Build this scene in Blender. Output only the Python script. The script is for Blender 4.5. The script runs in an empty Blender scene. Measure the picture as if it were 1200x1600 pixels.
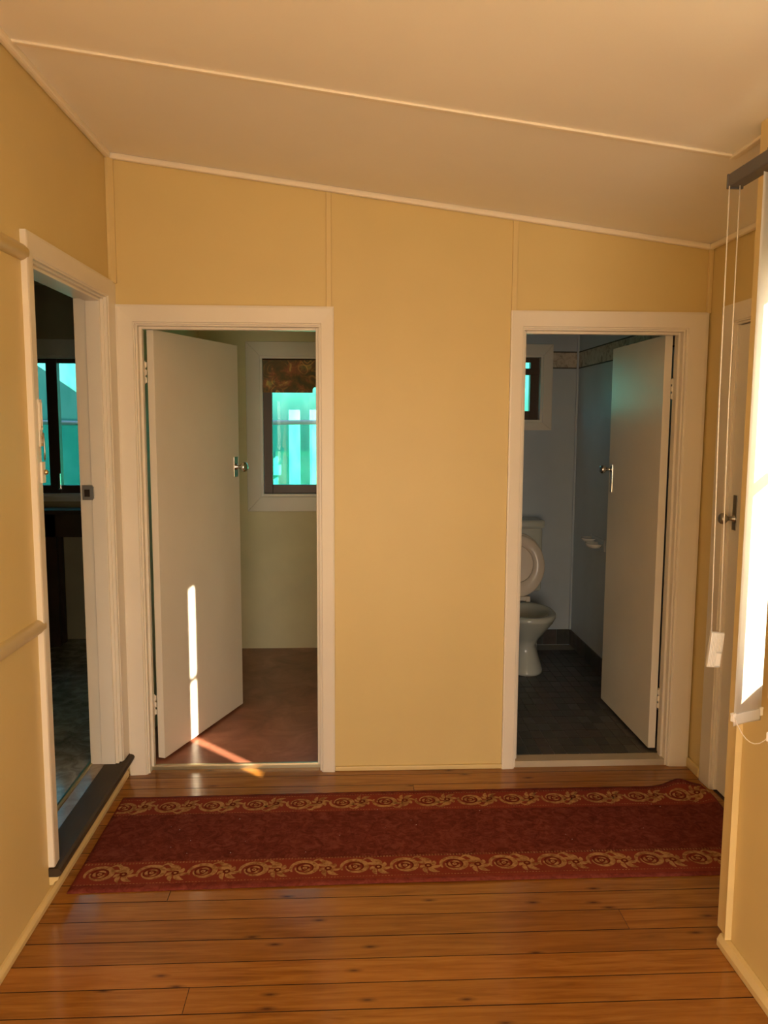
import bpy, bmesh, math, random
from mathutils import Vector, Matrix, Quaternion
random.seed(7)
R = math.radians
S = bpy.context.scene
COL = S.collection

# ------------------------------------------------------------------ camera
cam_d = bpy.data.cameras.new('camera'); cam = bpy.data.objects.new('camera', cam_d); COL.objects.link(cam)
cam_d.sensor_fit = 'HORIZONTAL'; cam_d.sensor_width = 36; cam_d.lens = 36 * 1240 / 1200
cam_d.clip_start = .02
cam.matrix_world = Matrix.Translation((0, 0, 1.64)) @ Matrix.Rotation(R(-2.697), 4, 'Z') @ Matrix.Rotation(R(90 - 6.457), 4, 'X') @ Matrix.Rotation(R(.235), 4, 'Z')
S.camera = cam

# ------------------------------------------------------------------ light and exposure
S.view_settings.view_transform = 'Standard'; S.view_settings.look = 'None'
S.view_settings.gamma = 1; S.view_settings.use_curve_mapping = False
S.view_settings.exposure = 0
W = bpy.data.worlds.new('world'); S.world = W; W.use_nodes = True
wn = W.node_tree.nodes; wn.clear()
sky = wn.new('ShaderNodeTexSky'); sky.sky_type = 'NISHITA'; sky.sun_disc = False
sky.sun_elevation = R(23.6); sky.sun_rotation = R(135); sky.dust_density = 2
bg = wn.new('ShaderNodeBackground'); bg.inputs['Strength'].default_value = .50
wo = wn.new('ShaderNodeOutputWorld')
W.node_tree.links.new(sky.outputs[0], bg.inputs[0]); W.node_tree.links.new(bg.outputs[0], wo.inputs[0])

SUN_E, SUN_A = R(23.6), R(45)
sd = bpy.data.lights.new('sun', 'SUN'); sd.energy = 34; sd.color = (1, .82, .60); sd.angle = R(.6)
sun = bpy.data.objects.new('sun', sd); COL.objects.link(sun); sun.location = (6, -6, 5)
sun.rotation_mode = 'QUATERNION'
sun.rotation_quaternion = Vector((-math.sin(SUN_A) * math.cos(SUN_E), math.cos(SUN_A) * math.cos(SUN_E), -math.sin(SUN_E))).to_track_quat('-Z', 'Y')
# warm fill lamp set in an unseen rear doorway behind the photographer
ad = bpy.data.lights.new('unseen_doorway_fill', 'AREA'); ad.shape = 'RECTANGLE'; ad.size = 1.7; ad.size_y = 1.95
ad.energy = 76; ad.color = (1, .80, .62)
al = bpy.data.objects.new('unseen_doorway_fill', ad); COL.objects.link(al)
al.location = (.25, -2.5, 1.0); al.rotation_euler = (R(90 + 26), 0, 0)
# lamp added in an unseen left wall opening to brighten the right side
ad2 = bpy.data.lights.new('added_left_fill', 'AREA'); ad2.shape = 'RECTANGLE'; ad2.size = .9; ad2.size_y = .95
ad2.energy = 26; ad2.color = (1, .84, .68)
al2 = bpy.data.objects.new('added_left_fill', ad2); COL.objects.link(al2)
al2.location = (-1.06, -1.05, 1.48); al2.rotation_euler = (R(90), 0, R(-90))
S.cycles.max_bounces = 10; S.cycles.diffuse_bounces = 6; S.cycles.glossy_bounces = 4
S.cycles.transparent_max_bounces = 12; S.cycles.transmission_bounces = 6
S.cycles.caustics_reflective = False; S.cycles.caustics_refractive = False
S.cycles.sample_clamp_indirect = 6

# ------------------------------------------------------------------ node helpers
def mat(name, color=(.8, .8, .8), rough=.5, spec=.5, metal=0, **kw):
    m = bpy.data.materials.new(name); m.use_nodes = True
    b = m.node_tree.nodes['Principled BSDF']
    b.inputs['Base Color'].default_value = (*color, 1); b.inputs['Roughness'].default_value = rough
    b.inputs['Specular IOR Level'].default_value = spec; b.inputs['Metallic'].default_value = metal
    for k, v in kw.items(): b.inputs[k.replace('_', ' ')].default_value = v
    return m
def N(m, t, **kw):
    n = m.node_tree.nodes.new('ShaderNode' + t)
    for k, v in kw.items():
        if k in n.inputs.keys(): n.inputs[k].default_value = v
        else: setattr(n, k, v)
    return n
def LK(m, a, b): m.node_tree.links.new(a, b)
def P(m): return m.node_tree.nodes['Principled BSDF']
def ramp(m, fac, stops):
    r = N(m, 'ValToRGB'); e = r.color_ramp.elements
    while len(e) < len(stops): e.new(.5)
    for k, (p, c) in enumerate(stops): e[k].position = p; e[k].color = (*c, 1)
    LK(m, fac, r.inputs[0]); return r.outputs[0]
def coords(m, scale=(1, 1, 1), kind='Object', rand=0):
    t = N(m, 'TexCoord'); mp = N(m, 'Mapping'); mp.inputs['Scale'].default_value = scale
    LK(m, t.outputs[kind], mp.inputs[0])
    if rand:
        oi = N(m, 'ObjectInfo'); mu = N(m, 'VectorMath', operation='SCALE'); cx = N(m, 'CombineXYZ')
        LK(m, oi.outputs['Random'], cx.inputs[0]); LK(m, oi.outputs['Random'], cx.inputs[1])
        LK(m, cx.outputs[0], mu.inputs[0]); mu.inputs['Scale'].default_value = rand
        LK(m, mu.outputs[0], mp.inputs['Location'])
    return mp.outputs[0]
def mixc(m, fac, a, b, mode='MIX'):
    x = N(m, 'Mix', data_type='RGBA', blend_type=mode)
    for s, v in ((0, fac), (6, a), (7, b)):
        if hasattr(v, 'links'): LK(m, v, x.inputs[s])
        elif isinstance(v, (int, float)): x.inputs[s].default_value = v
        else: x.inputs[s].default_value = (*v, 1)
    return x.outputs[2]
def bump(m, h, strength=.2, dist=.01):
    b = N(m, 'Bump'); b.inputs['Strength'].default_value = strength; b.inputs['Distance'].default_value = dist
    LK(m, h, b.inputs['Height']); LK(m, b.outputs[0], P(m).inputs['Normal'])
def noise(m, vec, scale, detail=4, rough=.55, dist=0):
    n = N(m, 'TexNoise'); n.inputs['Scale'].default_value = scale; n.inputs['Detail'].default_value = detail
    n.inputs['Roughness'].default_value = rough; n.inputs['Distortion'].default_value = dist
    LK(m, vec, n.inputs['Vector']); return n.outputs['Fac']
def painted(name, c, rough=.45, var=.06, spec=.4, scale=3):
    m = mat(name, c, rough, spec)
    v = coords(m); f = noise(m, v, scale, 5)
    LK(m, ramp(m, f, [(.3, tuple(x * (1 - var) for x in c)), (.7, tuple(min(1, x * (1 + var)) for x in c))]), P(m).inputs['Base Color'])
    bump(m, noise(m, v, 90, 2), .05, .003)
    return m

# ------------------------------------------------------------------ materials
M = {}
M['wall'] = painted('yellow_wall_paint', (.68, .54, .25), .42, .02)
M['trim_yellow'] = painted('yellow_trim_gloss', (.72, .57, .28), .32)
M['white'] = painted('cream_white_gloss', (.80, .75, .66), .3, .03)
M['door'] = painted('door_white_gloss', (.80, .76, .68), .3, .03)
M['ceil'] = painted('ceiling_paint', (.92, .88, .80), .6, .03, .3, 1.2)
M['cornice'] = painted('cornice_paint', (.88, .80, .66), .4, .03)
M['laundry'] = painted('laundry_wall', (.72, .66, .42), .5)
M['bath'] = painted('bathroom_blue_wall', (.46, .53, .60), .4)
M['kitchen'] = painted('kitchen_wall', (.42, .36, .22), .55)
M['chrome'] = mat('chrome', (.75, .72, .66), .16, .5, 1)
M['brass'] = mat('brass', (.55, .47, .25), .3, .5, 1)
M['steel'] = mat('dull_steel', (.42, .40, .36), .35, .5, 1)
M['alu'] = mat('gold_aluminium', (.50, .45, .30), .35, .5, 1)
M['brown'] = painted('brown_window_frame', (.085, .048, .028), .35, .1)
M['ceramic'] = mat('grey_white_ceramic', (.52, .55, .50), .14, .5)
M['dish'] = mat('white_dish_ceramic', (.80, .78, .74), .15)
M['seat'] = mat('cream_seat_plastic', (.80, .70, .58), .22, .5)
M['black'] = mat('dark_rail', (.10, .095, .10), .4, .4)
M['white_plastic'] = mat('white_plastic', (.85, .83, .80), .3)
M['hem'] = mat('pale_hem', (.62, .70, .85), .7)
M['cord'] = mat('white_cord', (.80, .74, .66), .7)
M['darkgap'] = mat('underfloor', (.02, .012, .008), .9)
M['dark_nosing'] = painted('dark_nosing_varnish', (.060, .042, .026), .5, .2, .18)
M['darkwood'] = painted('dark_table_wood', (.07, .042, .024), .6, .3, .2)
M['bath_grout'] = mat('grout', (.34, .34, .31), .8)
M['sill'] = painted('worn_sill_paint', (.46, .40, .30), .5, .1)
M['weight'] = mat('recess_shaded_plastic', (.55, .53, .50), .4)  # white plastic with the shade between the ribs put into its colour

def make_plank():
    m = mat('varnished_pine', (.4, .17, .05), .2, .5)
    v = coords(m, (1, 1, 1), rand=37.0)
    st = N(m, 'Mapping'); st.inputs['Scale'].default_value = (1.6, 22, 8); LK(m, v, st.inputs[0])
    g = noise(m, st.outputs[0], 2.2, 8, .62, .6)
    base = ramp(m, g, [(.28, (.18, .064, .010)), (.5, (.30, .122, .020)), (.72, (.40, .186, .034))])
    st2 = N(m, 'Mapping'); st2.inputs['Scale'].default_value = (1.2, 1.8, 1); LK(m, v, st2.inputs[0])
    broad = noise(m, st2.outputs[0], 1.7, 3)
    base = mixc(m, ramp(m, broad, [(.35, (0, 0, 0)), (.7, (.5, .5, .5))]), base, (.40, .165, .034))
    # knots
    kn = N(m, 'Mapping'); kn.inputs['Scale'].default_value = (3.6, 11, 1); LK(m, v, kn.inputs[0])
    vo = N(m, 'TexVoronoi'); vo.inputs['Scale'].default_value = 1; vo.voronoi_dimensions = '2D'; vo.inputs['Randomness'].default_value = .95
    LK(m, kn.outputs[0], vo.inputs['Vector'])
    k = ramp(m, vo.outputs['Distance'], [(.02, (.95, .95, .95)), (.06, (.45, .45, .45)), (.13, (0, 0, 0))])
    pick = N(m, 'Math', operation='GREATER_THAN'); sep = N(m, 'SeparateColor'); LK(m, vo.outputs['Color'], sep.inputs[0]); LK(m, sep.outputs[0], pick.inputs[0]); pick.inputs[1].default_value = .66
    kk = N(m, 'Math', operation='MULTIPLY'); LK(m, k, kk.inputs[0]); LK(m, pick.outputs[0], kk.inputs[1])
    base = mixc(m, kk.outputs[0], base, (.09, .032, .012))
    oi = N(m, 'ObjectInfo')
    tint = ramp(m, oi.outputs['Random'], [(0, (.84, .80, .78)), (.5, (.97, .97, .97)), (1, (1.12, 1.08, 1.0))])
    base = mixc(m, 1.0, base, tint, 'MULTIPLY')
    LK(m, base, P(m).inputs['Base Color'])
    rr = ramp(m, noise(m, v, 5, 4), [(.3, (.13, .13, .13)), (.7, (.24, .24, .24))])
    LK(m, rr, P(m).inputs['Roughness'])
    bump(m, g, .04, .002)
    return m
M['plank'] = make_plank()
M['plank_edge'] = mat('shaded_plank_edge', (.045, .017, .008), .8, .2)  # board sides darkened in colour so the gaps read as deep shade

def make_vinyl(name, stops, rough, sc, bumps=.05):
    m = mat(name, (.3, .1, .06), rough, .45)
    v = coords(m); f = noise(m, v, sc, 8, .65, .8)
    LK(m, ramp(m, f, stops), P(m).inputs['Base Color'])
    bump(m, noise(m, v, 9, 3), bumps, .01)
    return m
M['laundry_floor'] = make_vinyl('terracotta_vinyl', [(.3, (.19, .066, .040)), (.5, (.31, .115, .070)), (.7, (.42, .18, .115))], .30, 4.5)
M['kitchen_floor'] = make_vinyl('grey_speckled_vinyl', [(.3, (.18, .17, .13)), (.5, (.36, .34, .27)), (.62, (.52, .49, .40))], .12, 11, .08)
M['threshold_vinyl'] = make_vinyl('brown_threshold_vinyl', [(.3, (.26, .17, .11)), (.7, (.42, .33, .24))], .15, 9)

def make_tile():
    m = mat('slate_tile', (.07, .07, .062), .38, .45)
    oi = N(m, 'ObjectInfo')
    c = ramp(m, oi.outputs['Random'], [(0, (.038, .040, .036)), (.4, (.060, .060, .052)), (.7, (.072, .056, .050)), (1, (.082, .088, .086))])
    f = noise(m, coords(m, rand=11), 30, 4)
    LK(m, mixc(m, 1, c, ramp(m, f, [(.3, (.8, .8, .8)), (.7, (1.2, 1.2, 1.2))]), 'MULTIPLY'), P(m).inputs['Base Color'])
    return m
M['tile'] = make_tile()

def make_rug():
    m = mat('rug_field', (.19, .02, .015), .95, .1)
    v = coords(m)
    f = noise(m, v, 26, 6, .7, 1.2); f2 = noise(m, v, 140, 2)
    c = ramp(m, f, [(.36, (.095, .018, .013)), (.5, (.150, .030, .021)), (.64, (.205, .052, .036))])
    sep = N(m, 'SeparateXYZ'); LK(m, N(m, 'TexCoord').outputs['Object'], sep.inputs[0])
    ab = N(m, 'Math', operation='ABSOLUTE'); LK(m, sep.outputs[1], ab.inputs[0])
    # woven stripes by distance from the centre line: field, band, dark edge
    band = ramp(m, ab.outputs[0], [(0, (0, 0, 0)), (.178, (1, 1, 1)), (.323, (.25, .25, .25))])
    for e in (m.node_tree.nodes[-1],): pass
    r = [n for n in m.node_tree.nodes if n.bl_idname == 'ShaderNodeValToRGB'][-1]; r.color_ramp.interpolation = 'CONSTANT'
    c = mixc(m, band, c, mixc(m, f, (.18, .030, .019), (.26, .052, .032)))
    LK(m, mixc(m, f2, c, (.10, .015, .010), 'MIX') if False else c, P(m).inputs['Base Color'])
    bump(m, noise(m, v, 220, 2), .5, .004)
    return m
M['rug'] = make_rug()
def make_gold():
    m = mat('rug_gold_thread', (.42, .24, .10), .95, .1)
    f = noise(m, coords(m), 60, 4)
    LK(m, ramp(m, f, [(.35, (.24, .10, .04)), (.6, (.46, .26, .11))]), P(m).inputs['Base Color'])
    return m
M['gold'] = make_gold()
M['rug_rose'] = mat('rug_dark_thread', (.13, .020, .012), .95, .1)

def make_valance():
    m = mat('floral_fabric', (.1, .05, .02), .9, .1)
    v = coords(m)
    vo = N(m, 'TexVoronoi'); vo.inputs['Scale'].default_value = 9; LK(m, v, vo.inputs['Vector'])
    w1 = N(m, 'TexNoise'); w1.inputs['Scale'].default_value = 5; LK(m, v, w1.inputs['Vector'])
    vd = N(m, 'VectorMath', operation='ADD'); sc = N(m, 'VectorMath', operation='SCALE'); sc.inputs['Scale'].default_value = .12
    LK(m, w1.outputs['Color'], sc.inputs[0]); LK(m, v, vd.inputs[0]); LK(m, sc.outputs[0], vd.inputs[1])
    v2 = N(m, 'TexVoronoi'); v2.inputs['Scale'].default_value = 10; LK(m, vd.outputs[0], v2.inputs['Vector'])
    sn = N(m, 'Math', operation='SINE'); mu = N(m, 'Math', operation='MULTIPLY'); mu.inputs[1].default_value = 26; LK(m, v2.outputs['Distance'], mu.inputs[0]); LK(m, mu.outputs[0], sn.inputs[0])
    a = ramp(m, noise(m, v, 8, 5, .6, .5), [(.36, (.15, .145, .085)), (.48, (.27, .17, .085)), (.57, (.52, .21, .11)), (.66, (.90, .68, .22))])  # fabric colours brightened to stand in for daylight shining through from behind
    b = ramp(m, sn.outputs[0], [(.2, (.15, .17, .115)), (.6, (.42, .20, .10)), (.9, (.75, .50, .18))])
    c = mixc(m, ramp(m, noise(m, v, 4, 3), [(.42, (0, 0, 0)), (.58, (.9, .9, .9))]), a, b)
    LK(m, c, P(m).inputs['Base Color'])
    return m
M['valance'] = make_valance()

def make_frieze():
    m = mat('wallpaper_border', (.45, .40, .34), .7, .2)
    v = coords(m)
    LK(m, ramp(m, noise(m, v, 17, 5, .6, 1.5), [(.35, (.30, .25, .20)), (.5, (.52, .46, .38)), (.65, (.60, .55, .47))]), P(m).inputs['Base Color'])
    return m
M['frieze'] = make_frieze()

def make_vane():
    m = bpy.data.materials.new('blind_vane_fabric'); m.use_nodes = True; nt = m.node_tree; nt.nodes.clear()
    o = nt.nodes.new('ShaderNodeOutputMaterial'); mx = nt.nodes.new('ShaderNodeMixShader'); d = nt.nodes.new('ShaderNodeBsdfDiffuse'); t = nt.nodes.new('ShaderNodeBsdfTranslucent')
    n = nt.nodes.new('ShaderNodeTexNoise'); n.inputs['Scale'].default_value = 120
    r = nt.nodes.new('ShaderNodeValToRGB'); r.color_ramp.elements[0].color = (.72, .70, .66, 1); r.color_ramp.elements[1].color = (.84, .82, .78, 1)
    nt.links.new(n.outputs[0], r.inputs[0]); nt.links.new(r.outputs[0], d.inputs[0]); t.inputs[0].default_value = (.72, .66, .56, 1)
    mx.inputs[0].default_value = .3
    nt.links.new(d.outputs[0], mx.inputs[1]); nt.links.new(t.outputs[0], mx.inputs[2]); nt.links.new(mx.outputs[0], o.inputs[0])
    return m
M['vane'] = make_vane()
def make_glass():
    m = bpy.data.materials.new('window_glass'); m.use_nodes = True; nt = m.node_tree; nt.nodes.clear()
    o = nt.nodes.new('ShaderNodeOutputMaterial'); mx = nt.nodes.new('ShaderNodeMixShader'); t = nt.nodes.new('ShaderNodeBsdfTransparent'); g = nt.nodes.new('ShaderNodeBsdfGlossy')
    t.inputs[0].default_value = (.97, .985, .97, 1); g.inputs['Roughness'].default_value = .02; mx.inputs[0].default_value = .012
    nt.links.new(t.outputs[0], mx.inputs[1]); nt.links.new(g.outputs[0], mx.inputs[2]); nt.links.new(mx.outputs[0], o.inputs[0])
    return m
M['glass'] = make_glass()
def make_shadecloth(name, lo, hi, body):
    m = bpy.data.materials.new(name); m.use_nodes = True; nt = m.node_tree; nt.nodes.clear()
    o = nt.nodes.new('ShaderNodeOutputMaterial'); mx = nt.nodes.new('ShaderNodeMixShader'); t = nt.nodes.new('ShaderNodeBsdfTransparent')
    mx2 = nt.nodes.new('ShaderNodeMixShader'); d = nt.nodes.new('ShaderNodeBsdfDiffuse'); tr = nt.nodes.new('ShaderNodeBsdfTranslucent')
    tc = nt.nodes.new('ShaderNodeTexCoord'); n = nt.nodes.new('ShaderNodeTexNoise'); n.inputs['Scale'].default_value = 14; n.inputs['Detail'].default_value = 6
    mp = nt.nodes.new('ShaderNodeMapping'); mp.inputs['Scale'].default_value = (1, 1, .35)
    nt.links.new(tc.outputs['Object'], mp.inputs[0]); nt.links.new(mp.outputs[0], n.inputs['Vector'])
    r = nt.nodes.new('ShaderNodeValToRGB'); r.color_ramp.elements[0].color = (*lo, 1); r.color_ramp.elements[1].color = (*hi, 1)
    r.color_ramp.elements[0].position = .3; r.color_ramp.elements[1].position = .7
    nt.links.new(n.outputs[0], r.inputs[0])
    nt.links.new(r.outputs[0], t.inputs[0]); nt.links.new(r.outputs[0], tr.inputs[0]); d.inputs[0].default_value = (.03, .50, .46, 1)
    mx2.inputs[0].default_value = .7; mx.inputs[0].default_value = body
    nt.links.new(d.outputs[0], mx2.inputs[1]); nt.links.new(tr.outputs[0], mx2.inputs[2])
    nt.links.new(t.outputs[0], mx.inputs[1]); nt.links.new(mx2.outputs[0], mx.inputs[2]); nt.links.new(mx.outputs[0], o.inputs[0])
    return m
M['cloth'] = make_shadecloth('green_shade_cloth', (.12, .78, .72), (.22, .96, .90), .30)
M['cloth_low'] = make_shadecloth('thin_green_shade_cloth', (.24, .74, .64), (.44, .88, .78), .22)
M['house_wall'] = painted('neighbour_wall', (.62, .60, .55), .8, .05)
M['house_trim'] = painted('neighbour_post', (.72, .70, .62), .6, .03)
M['roof'] = painted('dark_roof', (.016, .020, .022), .8, .2, .1)
M['ground'] = painted('dry_lawn', (.20, .20, .10), .95, .3)

# ------------------------------------------------------------------ mesh helpers
class MB:
    def __init__(s): s.v = []; s.f = []; s.smooth = []
    def add(s, vs, fs, smooth=False, X=None):
        o = len(s.v)
        for p in vs:
            p = Vector(p); s.v.append(X @ p if X else p)
        for f in fs: s.f.append(tuple(i + o for i in f)); s.smooth.append(smooth)
        return s
    def box(s, x0, x1, y0, y1, z0, z1, bev=0, X=None):
        if bev <= 0:
            vs = [(x, y, z) for z in (z0, z1) for y in (y0, y1) for x in (x0, x1)]
            return s.add(vs, [(0, 2, 3, 1), (4, 5, 7, 6), (0, 1, 5, 4), (2, 6, 7, 3), (0, 4, 6, 2), (1, 3, 7, 5)], X=X)
        bm = bmesh.new(); bmesh.ops.create_cube(bm, size=1)
        for v in bm.verts: v.co = Vector(((x0 + x1) / 2 + v.co.x * (x1 - x0), (y0 + y1) / 2 + v.co.y * (y1 - y0), (z0 + z1) / 2 + v.co.z * (z1 - z0)))
        bmesh.ops.bevel(bm, geom=bm.edges[:], offset=bev, segments=2, affect='EDGES', profile=.5)
        bm.verts.index_update()
        s.add([v.co.copy() for v in bm.verts], [[v.index for v in f.verts] for f in bm.faces], X=X); bm.free(); return s
    def prism(s, poly, axis, a, b, smooth=False, X=None):
        """extrude a 2-D outline along an axis; outline given in the other two axes in order"""
        def pt(p, t): return {'x': (t, p[0], p[1]), 'y': (p[0], t, p[1]), 'z': (p[0], p[1], t)}[axis]
        n = len(poly); vs = [pt(p, a) for p in poly] + [pt(p, b) for p in poly]
        s.add(vs, [tuple(range(n)), tuple(range(2 * n - 1, n - 1, -1))] , X=X)
        s.add(vs, [(i, i + n, (i + 1) % n + n, (i + 1) % n) for i in range(n)], smooth, X=X); return s
    def hexa(s, bot, top):
        return s.add(list(bot) + list(top), [(3, 2, 1, 0), (4, 5, 6, 7)] + [(i, (i + 1) % 4, (i + 1) % 4 + 4, i + 4) for i in range(4)])
    def lathe(s, prof, X=None, n=24, sx=1, sy=1, close=True):
        vs = [(r * math.cos(2 * math.pi * k / n) * sx, r * math.sin(2 * math.pi * k / n) * sy, z) for r, z in prof for k in range(n)]
        fs = [(i * n + k, i * n + (k + 1) % n, (i + 1) * n + (k + 1) % n, (i + 1) * n + k) for i in range(len(prof) - 1) for k in range(n)]
        s.add(vs, fs, True, X)
        if close: s.add([vs[k] for k in range(n)], [tuple(range(n - 1, -1, -1))], False, X); s.add(vs[-n:], [tuple(range(n))], False, X)
        return s
    def loft(s, rings, smooth=True, cap=True, X=None):
        n = len(rings[0]); vs = [p for r in rings for p in r]
        fs = [(i * n + k, i * n + (k + 1) % n, (i + 1) * n + (k + 1) % n, (i + 1) * n + k) for i in range(len(rings) - 1) for k in range(n)]
        s.add(vs, fs, smooth, X)
        if cap: s.add(rings[0], [tuple(range(n - 1, -1, -1))], False, X); s.add(rings[-1], [tuple(range(n))], False, X)
        return s
    def tube(s, pts, r, n=8):
        pts = [Vector(p) for p in pts]; rings = []
        for i, p in enumerate(pts):
            d = (pts[min(i + 1, len(pts) - 1)] - pts[max(i - 1, 0)]).normalized()
            u = d.cross(Vector((.3, .9, .31))).normalized(); w = d.cross(u)
            rings.append([p + (u * math.cos(2 * math.pi * k / n) + w * math.sin(2 * math.pi * k / n)) * r for k in range(n)])
        return s.loft(rings)
ORG = {}
def obj(name, mb, m, parent=None, origin=None, bevel=0):
    if parent is not None: org = ORG[parent.name]
    elif origin is not None: org = Vector(origin)
    else:
        xs = [v.x for v in mb.v]; ys = [v.y for v in mb.v]
        org = Vector(((min(xs) + max(xs)) / 2, (min(ys) + max(ys)) / 2, min(v.z for v in mb.v)))
    me = bpy.data.meshes.new(name); me.from_pydata([v - org for v in mb.v], [], mb.f)
    for p, sm in zip(me.polygons, mb.smooth): p.use_smooth = sm
    bm = bmesh.new(); bm.from_mesh(me); bmesh.ops.remove_doubles(bm, verts=bm.verts, dist=1e-6); bmesh.ops.recalc_face_normals(bm, faces=bm.faces); bm.to_mesh(me); bm.free()
    me.materials.append(m); o = bpy.data.objects.new(name, me); COL.objects.link(o)
    if parent is not None: o.parent = parent
    else: o.location = org
    ORG[o.name] = org
    if bevel:
        b = o.modifiers.new('edge', 'BEVEL'); b.width = bevel; b.segments = 2; b.limit_method = 'ANGLE'; b.angle_limit = R(50)
    return o
def empty(name, loc):
    o = bpy.data.objects.new(name, None); COL.objects.link(o); o.location = loc; o.empty_display_size = .1
    ORG[o.name] = Vector(loc); return o
def thing(o, label, cat, group=None):
    o['label'] = label; o['category'] = cat
    if group: o['group'] = group
    return o
def struct(o, label=None):
    o['kind'] = 'structure'
    if label: o['label'] = label
    return o
def copy_part(src, name, parent, delta):
    o = src.copy(); COL.objects.link(o); o.parent = parent; o.location = src.location + Vector(delta); o.name = name; ORG[o.name] = ORG[parent.name]; return o

# ------------------------------------------------------------------ dimensions (metres; camera at x=0 y=0)
XL, XR, XN, D, YE = -1.03, 1.645, 1.192, 3.606, 5.60        # left wall, far right wall, near right wall, back wall, outer wall
YC = 2.31                                                     # end of the near right wall
YREAR = -2.6
def ceil_z(x): return 2.783 - (x - XL) * .1297
FZ = .02                                                      # laundry floor
BZ = .03                                                      # bathroom floor
KZ = .10                                                      # kitchen floor

# ------------------------------------------------------------------ floor of planks
sub = MB().box(XL - .1, XR + .1, YREAR - .1, D + .1, -.10, -.022)
floor = struct(obj('floor', sub, M['darkgap'], origin=(0, 0, 0)), 'varnished orange pine floorboards running across the hall')
PITCH = .1065; y0 = 2.062
def plank(xa, xb, ya, share={}):
    L = round(xb - xa, 3)
    if L not in share:
        mb = MB().box(0, L, 0, PITCH - .0034, -.022, 0); vs = mb.v
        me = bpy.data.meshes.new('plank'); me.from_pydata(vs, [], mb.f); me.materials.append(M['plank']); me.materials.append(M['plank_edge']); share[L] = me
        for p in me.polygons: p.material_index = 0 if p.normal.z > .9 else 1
    o = bpy.data.objects.new('plank', share[L]); COL.objects.link(o); o.parent = floor; o.location = (xa, ya, random.uniform(-.0006, 0))
rnd = random.Random(3)
k0 = math.ceil((YREAR - y0) / PITCH); k1 = int((D - y0) / PITCH)
joints = {0: -.46, 3: .92, 5: -.62, 12: .30, -2: .5, -5: -.2, -9: .7}
for k in range(k0, k1 + 1):
    ya = y0 + k * PITCH
    xr = XR if ya > YC - .05 else XN + .02
    if k in joints:
        plank(XL, joints[k] - .0008, ya); plank(joints[k] + .0008, xr, ya)
    else: plank(XL, xr, ya)
last = y0 + (k1 + 1) * PITCH
if last < D + .02:                                            # the narrow filler against the back wall
    mb = MB().box(XL, XR, last, D + .034, -.022, 0, .001); obj('plank', mb, M['plank'], floor)

# ------------------------------------------------------------------ walls
def wall_slab(mb, axis, c0, c1, a0, a1, z0, z1=None, top=None):
    """a slab between c0..c1 (thickness) and a0..a1 (run); the top follows the raked ceiling when z1 is None"""
    if axis == 'x':   # runs along x
        t0, t1 = (z1, z1) if z1 is not None else (ceil_z(a0), ceil_z(a1))
        mb.hexa([(a0, c0, z0), (a1, c0, z0), (a1, c1, z0), (a0, c1, z0)], [(a0, c0, t0), (a1, c0, t1), (a1, c1, t1), (a0, c1, t0)])
    else:
        t0, t1 = (z1, z1) if z1 is not None else (ceil_z(c0), ceil_z(c1))
        mb.hexa([(c0, a0, z0), (c1, a0, z0), (c1, a1, z0), (c0, a1, z0)], [(c0, a0, t0), (c1, a0, t1), (c1, a1, t1), (c0, a1, t0)])
# door openings in the back wall (clear inside the jamb lining)
D1 = (-.921, -.127, 2.058); D2 = (.803, 1.530, 2.054)
J = .02
wb = MB()
wall_slab(wb, 'x', D, D + .05, XL, D1[0] - J, -.02); wall_slab(wb, 'x', D, D + .05, D1[1] + J, D2[0] - J, -.02); wall_slab(wb, 'x', D, D + .05, D2[1] + J, XR, -.02)
wall_slab(wb, 'x', D, D + .05, D1[0] - J, D1[1] + J, D1[2] + J); wall_slab(wb, 'x', D, D + .05, D2[0] - J, D2[1] + J, D2[2] + J)
wall_back = struct(obj('wall_back', wb, M['wall'], origin=(0, D, 0)), 'yellow sheeted wall with two doorways at the end of the hall')
# lining of that wall on the laundry and bathroom side
XP0, XP1 = .30, .40                                           # partition between laundry and bathroom
def lining(name, m, xa, xb, d, y=D + .05, t=.05):
    mb = MB()
    if d:
        wall_slab(mb, 'x', y, y + t, xa, d[0] - J, -.02, 2.42); wall_slab(mb, 'x', y, y + t, d[1] + J, xb, -.02, 2.42); wall_slab(mb, 'x', y, y + t, d[0] - J, d[1] + J, d[2] + J, 2.42)
    return struct(obj(name, mb, m))
lining('wall_laundry_front', M['laundry'], XL, XP0, D1); lining('wall_bathroom_front', M['bath'], XP1, XR, D2)
# left wall with the kitchen doorway
D3 = (2.703, 3.487, 2.155)                                    # y range, head height
wl = MB()
wall_slab(wl, 'y', XL - .10, XL, YREAR, -1.55, -.02); wall_slab(wl, 'y', XL - .10, XL, -.55, D3[0] - J, -.02); wall_slab(wl, 'y', XL - .10, XL, -1.55, -.55, -.02, .95); wall_slab(wl, 'y', XL - .10, XL, -1.55, -.55, 2.0); wall_slab(wl, 'y', XL - .10, XL, D3[1] + J, YE, -.02)  # includes an unseen opening behind the camera, cut for the added left lamp
wall_slab(wl, 'y', XL - .10, XL, D3[0] - J, D3[1] + J, D3[2] + J); wall_slab(wl, 'y', XL - .10, XL, D3[0] - J, D3[1] + J, -.02, .065)
wall_left = struct(obj('wall_left', wl, M['wall'], origin=(XL, 1, 0)), 'yellow left wall with kitchen doorway and half round cover strips')
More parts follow.
